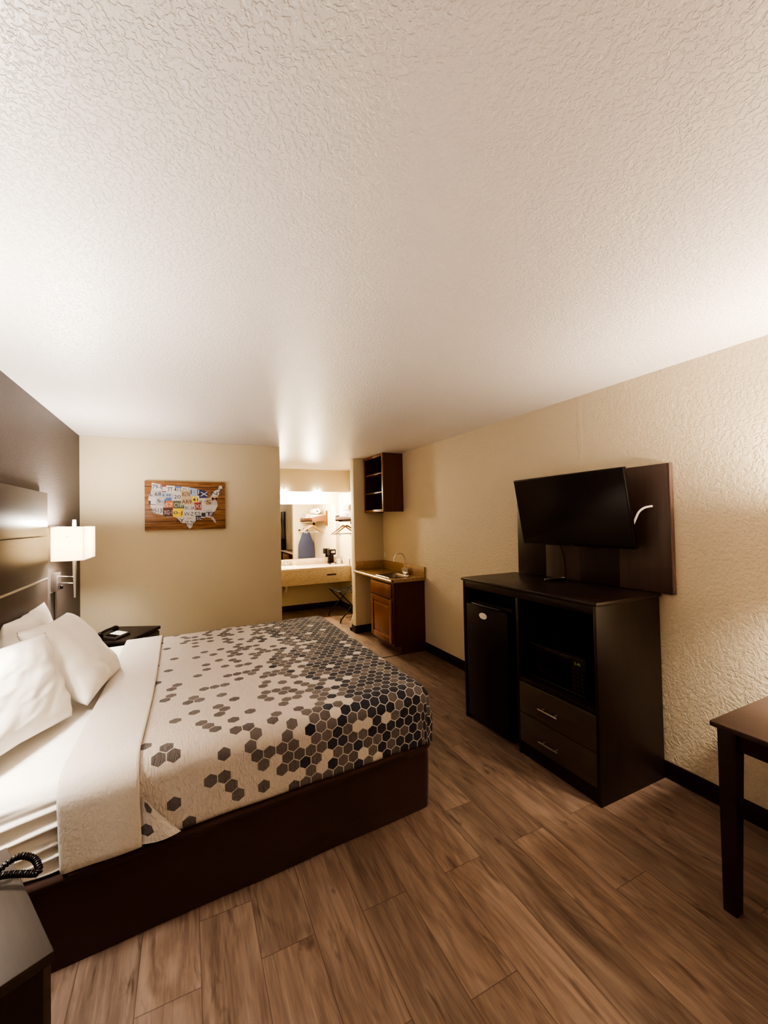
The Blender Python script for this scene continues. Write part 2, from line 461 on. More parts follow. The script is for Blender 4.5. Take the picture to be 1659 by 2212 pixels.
bed = thing('bed', 'large bed with white sheet and dark brown skirt against the brown wall', 'bed', (.17, 2.9, 0))
def mattress():
    mb = MB(); top = .642; R = .07; L = R*PI/2+(top-R-.345)+.03
    x0, x1, yn, yf = BH, BX-.02, BN+.015, BF-.015
    def f(u, v):
        a = x0+R-L*0.9+(x1-x0-2*R+1.9*L)*u; b = yn+R-L+(yf-yn-2*R+2*L)*v
        p = drape(a, b, top, R, x0, x1, yn, yf, .345, False)
        if p.y < yn+.05 and p.x < -.2:
            z = p.z; m = max(0, min(1, (top-.03-z)/.10))
            q = (z-.14*(p.x+.5))
            w = math.sin(q*130+3*noise.noise(Vector((p.x*3, 0, z*6))))+.6*math.sin(q*205+1.7+2*noise.noise(Vector((p.x*4, 3, z*9))))
            p.y -= m*(.006+.009*w)
        p.z += .004*noise.noise(Vector((a*4, b*4, 0)))*(1 if p.z > .6 else 0)
        return shear(p)
    mb.grid(f, 110, 380, lambda u, v: (u*2.5, v*2.5))
    return mb
mattress().build('mattress', M['sheet'], bed, 180)
def skirt():
    mb = MB(); r = .05; pts = []
    a0, a1, b0, b1 = BH-.005, BX+.008, BN-.004, BF+.004
    path = [Vector((a0+(a1-r-a0)*i/60, b0, 0)) for i in range(60)]
    path += [Vector((a1-r+r*math.sin(t*PI/16), b0+r-r*math.cos(t*PI/16), 0)) for t in range(9)]
    path += [Vector((a1, b0+r+(b1-b0-2*r)*i/50, 0)) for i in range(1, 50)]
    path += [Vector((a1-r+r*math.cos(t*PI/16), b1-r+r*math.sin(t*PI/16), 0)) for t in range(9)]
    path += [Vector((a1-r-(a1-r-a0)*i/40, b1, 0)) for i in range(1, 41)]
    prof = [(-.06, .350), (-.02, .352), (.000, .347), (.012, .338), (.012, .328), (-.003, .310), (-.001, .29), (.0, .22), (.0, .15), (-.002, .08), (-.006, .004)]
    n = len(path)
    def f(u, v):
        i = int(round(u*(n-1))); j = int(round(v*(len(prof)-1)))
        p = path[i]; d = (path[min(i+1, n-1)]-path[max(i-1, 0)]).normalized(); o = Vector((d.y, -d.x, 0))
        off, z = prof[j]
        w = noise.noise(Vector((p.x*2.2, p.y*2.2, z*3)))*.010*min(1, (.36-z)/.15) if z < .33 else 0
        if p.x < .8 and p.y < 2.2: z += (-.018*max(0, (.8-p.x)/1.6) if z > .3 else 0)
        q = p+o*(off+w); q.z = z
        return shear(q)
    mb.grid(f, n-1, len(prof)-1)
    return mb
skirt().build('bed_skirt', M['skirt'], bed, 60)
B(BH+.05, BX-.06, BN+.02, BF-.06, .03, .33, .02).build('box_spring', M['skirt'], bed)

comforter = thing('comforter', 'cream comforter with grey hexagons crowding towards the foot of the bed', 'comforter', (.5, 2.9, .66))
CT, CR, CZ = .660, .080, .352
CL = CR*PI/2+(CT-CR-CZ)+.02
XFOLD, XHEM = -.425, -.178
def comf(a, b, extra=0.):
    p = drape(a, b, CT+extra, CR+extra, -5, BX+.018+extra, BN-.012-extra, BF+.012+extra, CZ-.4*extra)
    w = noise.noise(Vector((a*3.1, b*3.1, 1.3)))
    p.z += .005*w if p.z > .6 else 0
    if p.z < .6:
        k = (.6-p.z)/.25
        if p.y < 2.3: p.y -= .008*k*noise.noise(Vector((a*6, 2., p.z*2)))
        if p.x > 1.0: p.x += .012*k*noise.noise(Vector((b*7, 5., p.z*2)))
    return p
def comforter_top():
    mb = MB(); a0, a1 = XFOLD+.01, BX+.018-CR+CL; b0, b1 = BN-.012+CR-CL, BF+.012-CR+CL
    A = lambda u: a0+(a1-a0)*u
    Bv = lambda v: b0+(b1-b0)*v
    mb.grid(lambda u, v: shear(comf(A(u), Bv(v))), 130, 160, lambda u, v: (A(u), Bv(v)+SH*(A(u)-1.2)*0))
    return mb
o = comforter_top().build('quilted_top', M['hex'], comforter, 180)
def fold_layer():
    mb = MB(); b0, b1 = BN-.024+CR-CL-.012, BF+.024-CR+CL
    n = 26
    prof = []          # (x, lift) from under layer round the fold to the hem
    for i in range(7): t = i/6*PI; prof.append((XFOLD+.012-.012*math.sin(t), .004+.007*(1-math.cos(t))))
    for i in range(1, n): prof.append((XFOLD+.012+(XHEM-XFOLD-.012)*i/(n-1), .018))
    prof.append((XHEM+.004, .012)); prof.append((XHEM+.002, .004))
    m = len(prof)-1
    def f(u, v):
        x, e = prof[int(round(u*m))]; b = b0+(b1-b0)*v
        lean = .03*math.exp(-((v-.42)/.28)**2)-.012
        if b < BN+.08: x += .012*(BN+.08-b)/.3
        return shear(comf(x+lean*0.5*(1 if u > .3 else .6), b, e))
    mb.grid(f, m, 150, lambda u, v: (u*.27, b0+(b1-b0)*v))
    return mb
fl = fold_layer().build('folded_hem', M['fold'], comforter, 180)
fl['label'] = 'pale grey underside of the comforter folded back at the head'
def flap():
    mb = MB()
    def f(u, v):
        z = .53-(.53-.355)*v; x0 = XHEM+.012; w = .012+.125*v**1.2
        x = x0+w*u; y = BN-.020-.020*math.sin(u*PI*.9)*(.3+.7*v)-.004*(1-u)
        return shear((x, y, z))
    mb.grid(f, 14, 16, lambda u, v: (-.7+u*.12, v*.2))
    return mb
fp = flap().build('corner_flap', M['hex'], comforter, 180); fp['label'] = 'small cream pleat beside the folded hem'

def pillow_obj(label, base, wdir, up, w, h, t, seed):
    wd = Vector(wdir).normalized(); u = Vector(up); u = (u-wd*u.dot(wd)).normalized(); nrm = wd.cross(u)
    mb = MB(); n = 44
    def shape(s, tt, side):
        a, b = s*2-1, tt*2-1
        ex = (1-abs(a)**2.6)*(1-abs(b)**2.6); th = t/2*max(0, ex)**.46
        pin = 1-.075*(abs(b)**2)*(1-abs(a)**4)*0-.05*(1-b*b)*abs(a)**8*0
        sx = a*w/2*(1-.055*(1-abs(b))**1.0*abs(a)); sy = b*h/2*(1-.06*(1-abs(a))*abs(b))
        q = Vector((a*2.2+seed, b*2.2, side*3))
        wr = noise.noise(q*1.1)*.010+noise.noise(Vector((a*5+b*4+seed, b*2.-a*1.5, side)))*.004+.006*max(0, noise.noise(Vector((a*3+seed, b*9+a*4, side))))*(1-abs(a)**3)
        edge = math.exp(-((1-max(abs(a), abs(b)))/.16)**2)
        wr += edge*.003*math.sin((a if abs(b) > abs(a) else b)*17+seed*2+side)*min(1, th/.02)
        z = side*(th+wr*min(1, th/.03))
        sy -= .02*h*(1-a*a)*(1+b)/2 * .6
        return sx, sy, z
    c = Vector(base)+u*(h/2)
    rows = {}
    for side in (1, -1):
        vs = []
        for i in range(n+1):
            r = []
            for j in range(n+1):
                if side == -1 and (i in (0, n) or j in (0, n)): r.append(rows[(i, j)]); continue
                x, y, z = shape(i/n, j/n, side)
                v = mb.bm.verts.new(c+wd*x+u*y+nrm*z); r.append(v)
                if side == 1: rows[(i, j)] = v
            vs.append(r)
        for i in range(n):
            for j in range(n): mb.face([vs[i][j], vs[i+1][j], vs[i+1][j+1], vs[i][j+1]])
    o = mb.build('pillow', M['pillow'], None, 180)
    return tag(o, label, 'pillow', 'pillows at the head of the bed')
pillow_obj('white pillow standing upright behind, its corner peeking against the headboard', (-.775, 2.98, .65), (0, 1, 0), (-.10, 0, 1), .66, .445, .15, 3.1)
pillow_obj('white pillow tilted up on the side of the bed nearest the bedside telephone', (-.415, 2.79, .672), (.10, 1, -.05), (-.60, 0, .80), .63, .48, .18, 8.4)
pillow_obj('big white pillow leaning in front, lowest and closest to the bare sheet edge', (-.615, 2.165, .682), (-.37, -.93, .06), (-.26, .2, .9), .62, .42, .155, 5.7)

# ------------------------------------------------------------------ headboard
hb = thing('headboard', 'dark espresso panelled headboard on the brown wall', 'headboard', (XL, 2.84, .3))
for z0, z1 in ((.30, 1.203), (1.217, 1.506), (1.513, 1.808)):
    B(XL+.012, XL+.040, 2.06, 3.62, z0, z1, .003).build('panel', M['espresso'], hb)
B(XL+.001, XL+.012, 2.07, 3.61, .32, 1.80).build('backing', M['black'], hb)
st = B(XL+.012, XL+.042, 2.06, 3.62, 1.2035, 1.2165, .002).build('metal_strip', M['nickel'], hb); st['label'] = 'thin bright metal strip'

# ------------------------------------------------------------------ wall lamps
def make_lamp():
    t = thing('wall_lamp', 'wall lamp with white box shade beside the headboard, next to the map wall', 'lamp', (XL, 3.85, 0), 0, 'swing arm wall lamps')
    k = dict(parent=t, world=False)
    w, d, z0, z1 = .19, .42, 1.325, 1.571; cx, cy = .154, -.04
    mb = MB(); th = .003
    for x0, x1, y0, y1 in ((cx-w/2, cx+w/2, cy-d/2, cy-d/2+th), (cx-w/2, cx+w/2, cy+d/2-th, cy+d/2), (cx-w/2, cx-w/2+th, cy-d/2+th, cy+d/2-th), (cx+w/2-th, cx+w/2, cy-d/2+th, cy+d/2-th)):
        mb.box(x0, x1, y0, y1, z0, z1)
    sh = mb.build('lamp_shade', M['shade'], **k)
    for z in (z0+.001, z1-.001):
        mb = MB().tube([(cx-w/2, cy-d/2, z), (cx+w/2, cy-d/2, z), (cx+w/2, cy+d/2, z), (cx-w/2, cy+d/2, z)], .0025, 6, True)
        mb.build('shade_rim', M['white'], parent=sh, world=False)
    MB().lathe([(.0055, 1.035), (.0065, 1.04), (.009, 1.15), (.0125, 1.27), (.0155, 1.36), (.0155, 1.44), (.006, 1.445)], (cx, cy, 0), 16).build('stem', M['nickel'], **k)
    MB().lathe([(.002, 1.44), (.004, 1.445), (.004, 1.57), (.011, 1.573), (.0125, 1.58), (.0115, 1.618), (.010, 1.622)], (cx, cy, 0), 16).build('finial', M['white'], **k)
    mb = MB(); mb.tube([(cx-w/2, cy, 1.5), (cx+w/2, cy, 1.5)], .0025, 6); mb.tube([(cx, cy-d/2, 1.5), (cx, cy+d/2, 1.5)], .0025, 6)
    mb.build('shade_holder', M['nickel'], **k)
    B(.003, .038, -.005, .115, 1.085, 1.222, .003).build('bracket', M['greymetal'], **k)
    B(0, .004, -.025, .150, 1.075, 1.232, .002).build('wall_plate', M['nickel'], **k)
    for z in (1.193, 1.143):
        MB().tube([(.036, .055, z), (cx, cy, z)], .0055, 8).build('arm', M['chrome'], **k)
    MB().lathe([(.009, 0), (.010, .006), (.010, .022), (.006, .026)], (.05, .075, 1.095), 12).build('switch_knob', M['plastic'], **k)
    MB().tube(smooth_path([(.010, .05, 1.09), (.010, .052, .95), (.012, .05, .7), (.008, .05, .45)]), .004, 6).build('power_cord', M['plastic'], **k)
    MB().lathe([(.008, 1.37), (.012, 1.39), (.02, 1.42), (.026, 1.45), (.02, 1.475), (.006, 1.485)], (cx, cy+.075, 0), 16).build('bulb', M['bulb'], **k)
    return t
LAMP = make_lamp()
LIGHTS = []
def point(name, loc, e, col, r=.04, parent=None):
    l = bpy.data.lights.new(name, 'POINT'); l.energy = e; l.color = col; l.shadow_soft_size = r
    o = bpy.data.objects.new(name, l); COL.objects.link(o); o.location = loc
    return o
LE = 62.
WARM = (1., .84, .64); COOL = (1., .93, .84)
nl = copy_tree(LAMP); nl.location = (XL, 1.80, 0); nl['label'] = 'wall lamp with white box shade at the near end of the headboard'
rl = copy_tree(LAMP); rl.location = (XR, .32, 0); rl.rotation_euler = (0, 0, PI); rl['label'] = 'wall lamp with white box shade on the beige wall above the desk'
lampE = {'far': LE*.75, 'near': LE*1.15, 'right': LE*1.9}
for key, (lx, ly) in dict(far=(XL+.154, 3.81), near=(XL+.154, 1.76), right=(XR-.154, .36)).items():
    point('bulb_or_fill_light', (lx, ly, 1.50), lampE[key], COOL if key != 'right' else (1., .87, .70), .09)
point('bulb_or_fill_light', (1.1, -.9, 1.75), 6., (1., .82, .62), .2)  # added soft fill behind the camera, not one of the lamp bulbs

# ------------------------------------------------------------------ nightstands
def make_nightstand():
    t = thing('nightstand', 'dark nightstand by the map wall with a telephone on it', 'nightstand', (-.528, 4.385, 0), math.radians(-26.1), 'nightstands beside the bed')
    k = dict(parent=t, world=False); D, W = .42, .50
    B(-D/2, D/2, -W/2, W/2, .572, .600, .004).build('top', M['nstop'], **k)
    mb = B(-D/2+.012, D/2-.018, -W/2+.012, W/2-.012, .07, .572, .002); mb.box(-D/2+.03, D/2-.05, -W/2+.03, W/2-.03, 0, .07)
    mb.build('cabinet_body', M['black'], **k)
    for z0, z1 in ((.085, .315), (.325, .56)):
        d = B(D/2-.018, D/2-.002, -W/2+.02, W/2-.02, z0, z1, .002).build('drawer', M['drawer'], **k)
        mb = MB(); zc = z1-.06
        mb.tube([(D/2+.022, -.07, zc), (D/2+.022, .07, zc)], .005, 8)
        for y in (-.05, .05): mb.tube([(D/2-.004, y, zc), (D/2+.022, y, zc)], .004, 8)
        mb.build('handle', M['nickel'], parent=d, world=False)
    return t
NS = make_nightstand()
ns2 = copy_tree(NS); ns2.location = (-.58, 1.335, 0); ns2.rotation_euler = (0, 0, math.radians(26.1))
ns2['label'] = 'dark nightstand with grey top in the near lower corner, cut off by the photo edge'

# ------------------------------------------------------------------ phone and cord
def telephone():
    t = thing('telephone', 'black desk telephone with a white label lying on the nightstand by the map wall', 'telephone', (-.565, 4.235, .600), math.radians(64))
    k = dict(parent=t, world=False)
    mb = MB(); mb.prism([(-.075, 0), (.075, 0), (.075, .045), (-.075, .022)], .19, (-.095, 0, 0), (0, 1, 0), (0, 0, 1), (1, 0, 0), .004)
    b = mb.build('phone_base', M['plastic2'], **k)
    mb = B(-.02, .08, -.062, .03, 0, .0015); rot = Matrix.Translation((0, 0, .0365)) @ Matrix.Rotation(math.radians(8.7), 4, 'X')
    for v in mb.bm.verts: v.co = rot @ v.co
    lb = mb.build('label_card', M['white'], **k)
    mb = MB()
    for i in range(4):
        for j in range(3):
            mb.box(-.078+j*.018, -.066+j*.018, -.05+i*.022, -.036+i*.022, .028+i*.0034, .034+i*.0034, .002)
    mb.build('keypad', M['plastic'], **k)
    mb = MB(); pts = smooth_path([(-.11, .055, .05), (-.09, .055, .062), (-.04, .055, .070), (.04, .055, .070), (.09, .055, .062), (.11, .055, .05)], 5)
    mb.tube(pts, [.020, .023, .024, .023, .021, .016, .014, .013, .012, .012, .012, .012, .012, .012, .012, .013, .014, .016, .019, .021, .023, .024, .024, .023, .021, .020][:len(pts)], 12)
    mb.build('handset', M['plastic'], **k)
telephone()
def coil(pts, r, pitch, n):
    P = smooth_path(pts, n); out = []; s = 0; prev = None
    for i, p in enumerate(P):
        a = P[max(i-1, 0)]; b = P[min(i+1, len(P)-1)]; d = (b-a).normalized()
        if i: s += (P[i]-P[i-1]).length
        nx = d.cross(Vector((0, 0, 1))).normalized(); ny = d.cross(nx)
        ph = s/pitch*2*PI
        out.append(p+(nx*math.cos(ph)+ny*math.sin(ph))*r)
    return out
cord = MB()
cp = [(-.66, 1.43, .612), (-.56, 1.455, .616), (-.50, 1.475, .622), (-.462, 1.478, .628), (-.416, 1.455, .634), (-.372, 1.432, .636), (-.374, 1.450, .642), (-.392, 1.480, .648), (-.424, 1.503, .650), (-.45, 1.508, .643), (-.475, 1.50, .632), (-.53, 1.52, .618), (-.60, 1.55, .612)]
cord.tube(smooth_path(cp, 5), .0055, 8)
cord.mat(M['plastic']); cord.tube(coil(cp, .0065, .008, 90), .0026, 5)
tag(cord.build('coiled_cord', M['plastic']), 'dark coiled cord looping over the edge of the near nightstand', 'cord')

# ------------------------------------------------------------------ map picture
def text_into(mb, s, cx, cz, w, h, m, y, sh=0.):
    cu = bpy.data.curves.new('lettering', 'FONT'); cu.body = s; cu.size = 1.; cu.resolution_u = 2; cu.offset = .004
    ob = bpy.data.objects.new('lettering', cu); COL.objects.link(ob)
    dg = bpy.context.evaluated_depsgraph_get(); me = bpy.data.meshes.new_from_object(ob.evaluated_get(dg))
    vs = [v.co.copy() for v in me.vertices]; fs = [list(p.vertices) for p in me.polygons]
    bpy.data.objects.remove(ob); bpy.data.curves.remove(cu); bpy.data.meshes.remove(me)
    if not vs: return
    x0, x1 = min(v.x for v in vs), max(v.x for v in vs); z0, z1 = min(v.y for v in vs), max(v.y for v in vs)
    mb.mat(m); nv = [mb.bm.verts.new(y(cx+((v.x-x0)/(x1-x0)-.5)*w, cz+((v.y-z0)/(z1-z0)-.5)*h)) for v in vs]
    for f in fs: mb.face([nv[i] for i in f])
def clip(poly, x0, x1, y0, y1):
    def cut(P, inside, inter):
        o = []
        for i in range(len(P)):
            a, b = P[i-1], P[i]
            if inside(b):
                if not inside(a): o.append(inter(a, b))
                o.append(b)
            elif inside(a): o.append(inter(a, b))
        return o
    def ix(v): return lambda a, b: (v, a[1]+(b[1]-a[1])*(v-a[0])/(b[0]-a[0]))
    def iy(v): return lambda a, b: (a[0]+(b[0]-a[0])*(v-a[1])/(b[1]-a[1]), v)
    for ins, it in ((lambda p: p[0] >= x0, ix(x0)), (lambda p: p[0] <= x1, ix(x1)), (lambda p: p[1] >= y0, iy(y0)), (lambda p: p[1] <= y1, iy(y1))):
        if poly: poly = cut(poly, ins, it)
    return poly
def map_picture():
    t = thing('map_picture', 'wooden plank picture of a country map made of colourful number plates on the cream wall', 'picture', (.006, YB-.018, 1.764))
    X0, X1, Z0, Z1, Yf = -.372, .384, 1.514, 2.015, YB-.036
    B(X0, X1, Yf, YB-.001, Z0, Z1, .002).build('plank_board', M['plankprint'], t)
    U = [(225,190),(330,212),(440,235),(620,250),(740,262),(870,275),(900,285),(1000,300),(1030,320),(1080,320),(1140,330),(1180,350),(1210,400),(1215,440),(1190,465),(1250,470),(1270,430),(1300,380),(1340,340),(1400,320),(1425,250),(1470,250),(1485,295),(1440,330),(1420,410),(1395,430),(1400,470),(1370,520),(1385,560),(1390,610),(1370,650),(1345,700),(1290,750),(1260,780),(1240,800),(1310,815),(1345,870),(1360,920),(1330,910),(1290,860),(1260,830),(1170,815),(1110,830),(1100,855),(1040,860),(1000,870),(960,900),(930,950),(905,1000),(870,1020),(830,970),(800,920),(740,920),(700,880),(650,825),(590,805),(480,810),(400,770),(270,740),(225,710),(215,640),(185,570),(165,480),(185,400),(215,330),(225,290)]
    def pt(x, y, e=.001):
        u = (x-105)/1430; top = 155+35*u; bot = 1050-30*u; v = (y-top)/(bot-top)
        return Vector((X0+(X1-X0)*u, Yf-e, Z1-(Z1-Z0)*v))
    cols = dict(W=(.50,.48,.47), S=(.38,.37,.39), B=(.10,.15,.33), N=(.035,.035,.13), R=(.30,.05,.04), Y=(.70,.50,.03), O=(.45,.15,.05), G=(.09,.11,.08), T=(.44,.33,.20), K=(.02,.018,.02), A=(.10,.03,.035), L=(.28,.37,.50), I=(.03,.03,.06))
    C = {k: plain('plate_'+k, v, .4, vary=.22, scale=70) for k, v in cols.items()}
    base = MB().mat(C['S']); 
    def fill(P, e):
        vs = [base.bm.verts.new(pt(x, y, e)) for x, y in P]
        for tri in geometry.tessellate_polygon([[Vector((x, y, 0)) for x, y in P]]): base.face([vs[k] for k in tri])
    fill(U, .0008)
    plates = [(1090,1400,590,690,'W',''),(1160,1290,690,815,'S','T'),(1290,1375,690,800,'W','E'),(1165,1280,480,600,'T','S'),(1270,1400,430,530,'T','M'),(1250,1400,330,440,'W','N'),(1390,1500,240,430,'W','7'),(1170,1370,790,930,'S',''),(160,440,180,325,'W','79-B'),(160,400,325,450,'S','L 68'),(400,480,210,370,'R','1'),(390,560,360,450,'L','6 66'),(470,740,230,380,'W','7T 411'),(620,740,245,285,'B',''),(740,890,255,330,'W','YC 7'),(730,900,330,460,'T','8276'),(885,1040,275,430,'L','1·1'),(590,730,380,500,'W','20'),(160,300,450,640,'W','L'),(300,470,455,590,'S','5-J'),(460,560,460,560,'B',''),(440,590,520,660,'O','57'),(590,780,520,655,'G','CY69'),(720,930,470,590,'T','AR9'),(920,1035,440,545,'Y','41'),(1035,1165,480,590,'W','JK 1'),(1000,1095,340,470,'W','4'),(1050,1230,310,470,'N','X'),(960,1090,550,680,'R','XI'),(780,970,590,690,'W','BC-28'),(410,580,640,800,'A','XG·1'),(580,760,655,815,'Y','0-J'),(200,410,600,770,'W','9513'),(760,960,690,810,'W','VV-Z'),(640,790,810,930,'W','1Y'),(780,980,810,1030,'W','55-ZK'),(960,1080,690,785,'W','ES'),(985,1110,785,875,'K','5L'),(1080,1170,700,830,'W','1')]
    inks = {'W':'I','S':'I','T':'A','L':'I','Y':'I','B':'W','N':'W','R':'W','O':'W','G':'W','K':'W','A':'W'}
    let = MB()
    for i, (x0, x1, y0, y1, c, s) in enumerate(plates):
        P = clip(U, x0, x1, y0, y1)
        if len(P) < 3: continue
        e = .0012+.00004*i
        Q = []
        for p in P:
            if not Q or (abs(p[0]-Q[-1][0])+abs(p[1]-Q[-1][1])) > .5: Q.append(p)
        base.mat(C[c])
        if len(Q) > 2: fill(Q, e)
        if s:
            qx = sorted(p[0] for p in P); qy = sorted(p[1] for p in P)
            a0, a1 = max(x0, qx[0]), min(x1, qx[-1]); b0, b1 = max(y0, qy[0]), min(y1, qy[-1])
            text_into(let, s, (a0+a1)/2, (b0+b1)/2+6, (a1-a0)*.84, -min((b1-b0)*.55, 75), C[inks[c]], lambda x, y, e=e: pt(x, y, e+.0006))
    text_into(let, 'TEXAS', 870, 832, 100, -26, C['R'], lambda x, y: pt(x, y, .0036))
    m = base.build('number_plate_map', None, t, 180); l = let.build('plate_lettering', None, t, 180)
map_picture()

# ------------------------------------------------------------------ dresser, fridge, microwave
DX, D0, D1, DT = 1.995, 1.518, 2.706, 1.10
dr = thing('dresser', 'tall black dresser with fridge bay, open microwave bay and two drawers', 'dresser', (2.28, 2.11, 0))
XBK = XR-.014
B(DX-.012, XBK, D0-.012, D1+.012, DT-.022, DT, .005).build('top', M['black_top'], dr)
mb = B(DX, XBK, D0, D0+.020, 0, DT-.022, .0015); mb.box(DX, XBK, D1-.02, D1, 0, DT-.022, .0015)
mb.box(DX+.004, XBK, 2.106, 2.128, .0, DT-.022, .0015)
mb.box(XBK-.012, XBK, D0+.02, D1-.02, 0, DT-.022)
mb.box(DX+.004, XBK-.012, D0+.02, 2.106, .488, .512, .0015)
mb.box(DX+.012, DX+.03, D0+.02, 2.106, 0, .088); mb.box(DX+.03, XBK-.012, D0+.02, 2.106, .07, .086)
mb.box(DX+.002, DX+.02, D0+.02, D1-.02, 1.028, DT-.022, .0015)
mb.build('carcass', M['black'], dr)
for z0, z1 in ((.092, .279), (.284, .482)):
    d = B(DX-.004, DX+.016, D0+.018, 2.104, z0, z1, .003).build('drawer', M['drawer'], dr)
    zc = z1-.107; mb = MB(); mb.tube([(DX-.034, 1.776, zc), (DX-.034, 1.920, zc)], .0045, 8)
    for y in (1.80, 1.896): mb.tube([(DX-.003, y, zc), (DX-.034, y, zc)], .0042, 8)
    h = mb.build('handle', M['nickel'], d); h['label'] = 'thin bright bar handle'
fr = thing('mini_fridge', 'black compact fridge with an oval white badge in the dresser bay', 'fridge', (2.25, 2.445, 0))
B(DX+.05, XBK-.05, 2.215, 2.675, .015, .925, .006).build('fridge_body', M['plastic'], fr)
fd = B(DX+.003, DX+.048, 2.215, 2.675, .03, .905, .008).build('door', M['plastic'], fr)
mb = MB(); pts = [(DX-.004-.012*math.sin(i/12*PI), 2.276+.31*i/12, .917) for i in range(13)]
mb.tube(pts, .007, 8); mb.box(DX+.003, DX+.02, 2.27, 2.59, .905, .920, .003)
mb.build('handle', M['plastic2'], fd)
mb = MB(); mb.lathe([(.001, .0), (.022, .0), (.022, .003), (.001, .0032)], (0, 0, 0), 24, None, 1., .5)
rot = Matrix.Translation((DX+.003, 2.468, .836)) @ Matrix(((0, 0, -1), (-1, 0, 0), (0, 1, 0))).to_4x4()
for v in mb.bm.verts: v.co = rot @ Vector((v.co.x*1.95, v.co.y*2.1, v.co.z))
mb.mat(M['greymetal'])
for i in range(8): mb.box(DX-.0012, DX+.0005, 2.494-.0075*i-.0055, 2.494-.0075*i, .8345, .8395)
bd = mb.build('badge', M['white'], fd); bd['label'] = 'oval white badge'
bd.data.materials.clear(); bd.data.materials.append(M['white']); bd.data.materials.append(M['greymetal'])
mw = thing('microwave', 'black microwave showing a green 2:45 clock inside the dresser', 'microwave', (2.22, 1.86, .512))
MX = 2.06
B(MX+.02, 2.38, 1.645, 2.085, .512, .738, .005).build('oven_body', M['plastic'], mw)
B(MX, MX+.02, 1.745, 2.085, .522, .736, .004).build('door', M['glassblk'], mw)
pn = B(MX, MX+.02, 1.645, 1.743, .522, .736, .004).build('control_panel', M['plastic'], mw)
mb = MB()
for i in range(5):
    for j in range(3): mb.box(MX-.0012, MX, 1.66+j*.027, 1.678+j*.027, .545+i*.024, .558+i*.024)
mb.build('buttons', M['plastic2'], pn, world=True)
mb = MB(); text_into(mb, '2:45', 1.70, .702, .042, .016, M['green'], lambda x, z: Vector((MX-.001, 2*1.70-x, z)))
mb.build('clock_digits', None, pn)
mb = MB()
for z in (.524, .735): mb.box(MX-.0035, MX+.002, 1.648, 2.083, z-.0014, z+.0014)
mb.build('edge_trim', M['greymetal'], mw)

# TV panel, TV, remote
tp = thing('tv_backboard', 'wide board of four dark wood strips on the wall behind the television', 'backboard', (XR-.015, 2.05, 1.115))
ys = [1.434, 1.752, 2.055, 2.36, 2.659]
for i in range(4):
    B(XR-.030, XR-.001, ys[i]+.0004, ys[i+1]-.0004, 1.103, 1.872, .0012).build('board', M['board_l'] if i in (0, 2) else M['board_d'], tp)
e = B(XR-.031, XR-.001, 1.426, 1.4336, 1.103, 1.872, .001).build('edge_band', plain('lamplit_mauve_edge', (.13, .085, .075), .45), tp)  # edge trim in lighter mauve, lamp light on the side painted into the colour
tv = thing('television', 'black flat television tilted downwards on the wood backboard', 'tv', (2.40, 2.02, 1.609))
Rt = Matrix.Translation((2.379, 2.018, 1.609)) @ Matrix.Rotation(math.radians(1.0), 4, 'Z') @ Matrix.Rotation(-.193, 4, 'Y')
# local frame: -x is the viewing side, y along the width
def tvb(*a, bev=0.): return MB().box(*a, bev, 2, Rt)
W2, H2 = .4455, .253
mb = tvb(0, .030, -W2, W2, -H2, H2, bev=.004)
tv_o = mb.build('casing', M['plastic'], tv)
tvb(-.0012, .001, -W2+.008, W2-.008, -H2+.016, H2-.008).build('screen', M['screen'], tv)
tvb(.030, .062, -.30, .30, -.20, .10, bev=.01).build('rear_housing', M['plastic2'], tv)
tvb(-.002, .001, -.02, .02, -H2+.004, -H2+.012).build('logo_plate', M['plastic2'], tv)
tvb(.032, .052, -.405, -.36, -.02, .055, bev=.002).build('socket_block', M['greymetal'], tv)
mb = MB(); mb.box(XR-.058, XR-.031, 1.92, 2.12, 1.52, 1.70, .003); mb.tube([(2.445, 1.96, 1.62), (XR-.05, 1.96, 1.62)], .012, 8); mb.tube([(2.445, 2.08, 1.62), (XR-.05, 2.08, 1.62)], .012, 8)
mb.build('wall_mount', M['blackmetal'], tv)
c = MB().tube(smooth_path([(2.44, 1.585, 1.515), (2.455, 1.577, 1.553), (2.472, 1.567, 1.590), (2.502, 1.551, 1.614), (2.543, 1.532, 1.622)], 5), .0065, 8).build('white_cable', M['white'], tv)
c['label'] = 'white cable curving to the wall'
MB().tube(smooth_path([(2.45, 2.17, 1.40), (2.50, 2.172, 1.34), (2.525, 2.172, 1.26), (2.533, 2.168, 1.17), (2.530, 2.165, 1.106)], 5), .004, 6).build('power_cord', M['plastic'], tv)
rm = thing('remote_control', 'black remote control lying on top of the dresser', 'remote', (2.445, 2.185, DT), math.radians(-8))
B(-.085, .085, -.022, .022, 0, .018, .005).build('remote_body', M['plastic'], rm, world=False)
mb = MB()
for i in range(6):
    for j in range(3): mb.box(-.07+i*.022, -.058+i*.022, -.014+j*.011, -.007+j*.011, .018, .0195, .0005)
mb.build('buttons', M['greymetal'], rm, world=False)
B(.062, .080, -.014, .014, .0175, .0195, .0005).build('power_key', M['white'], rm, world=False)

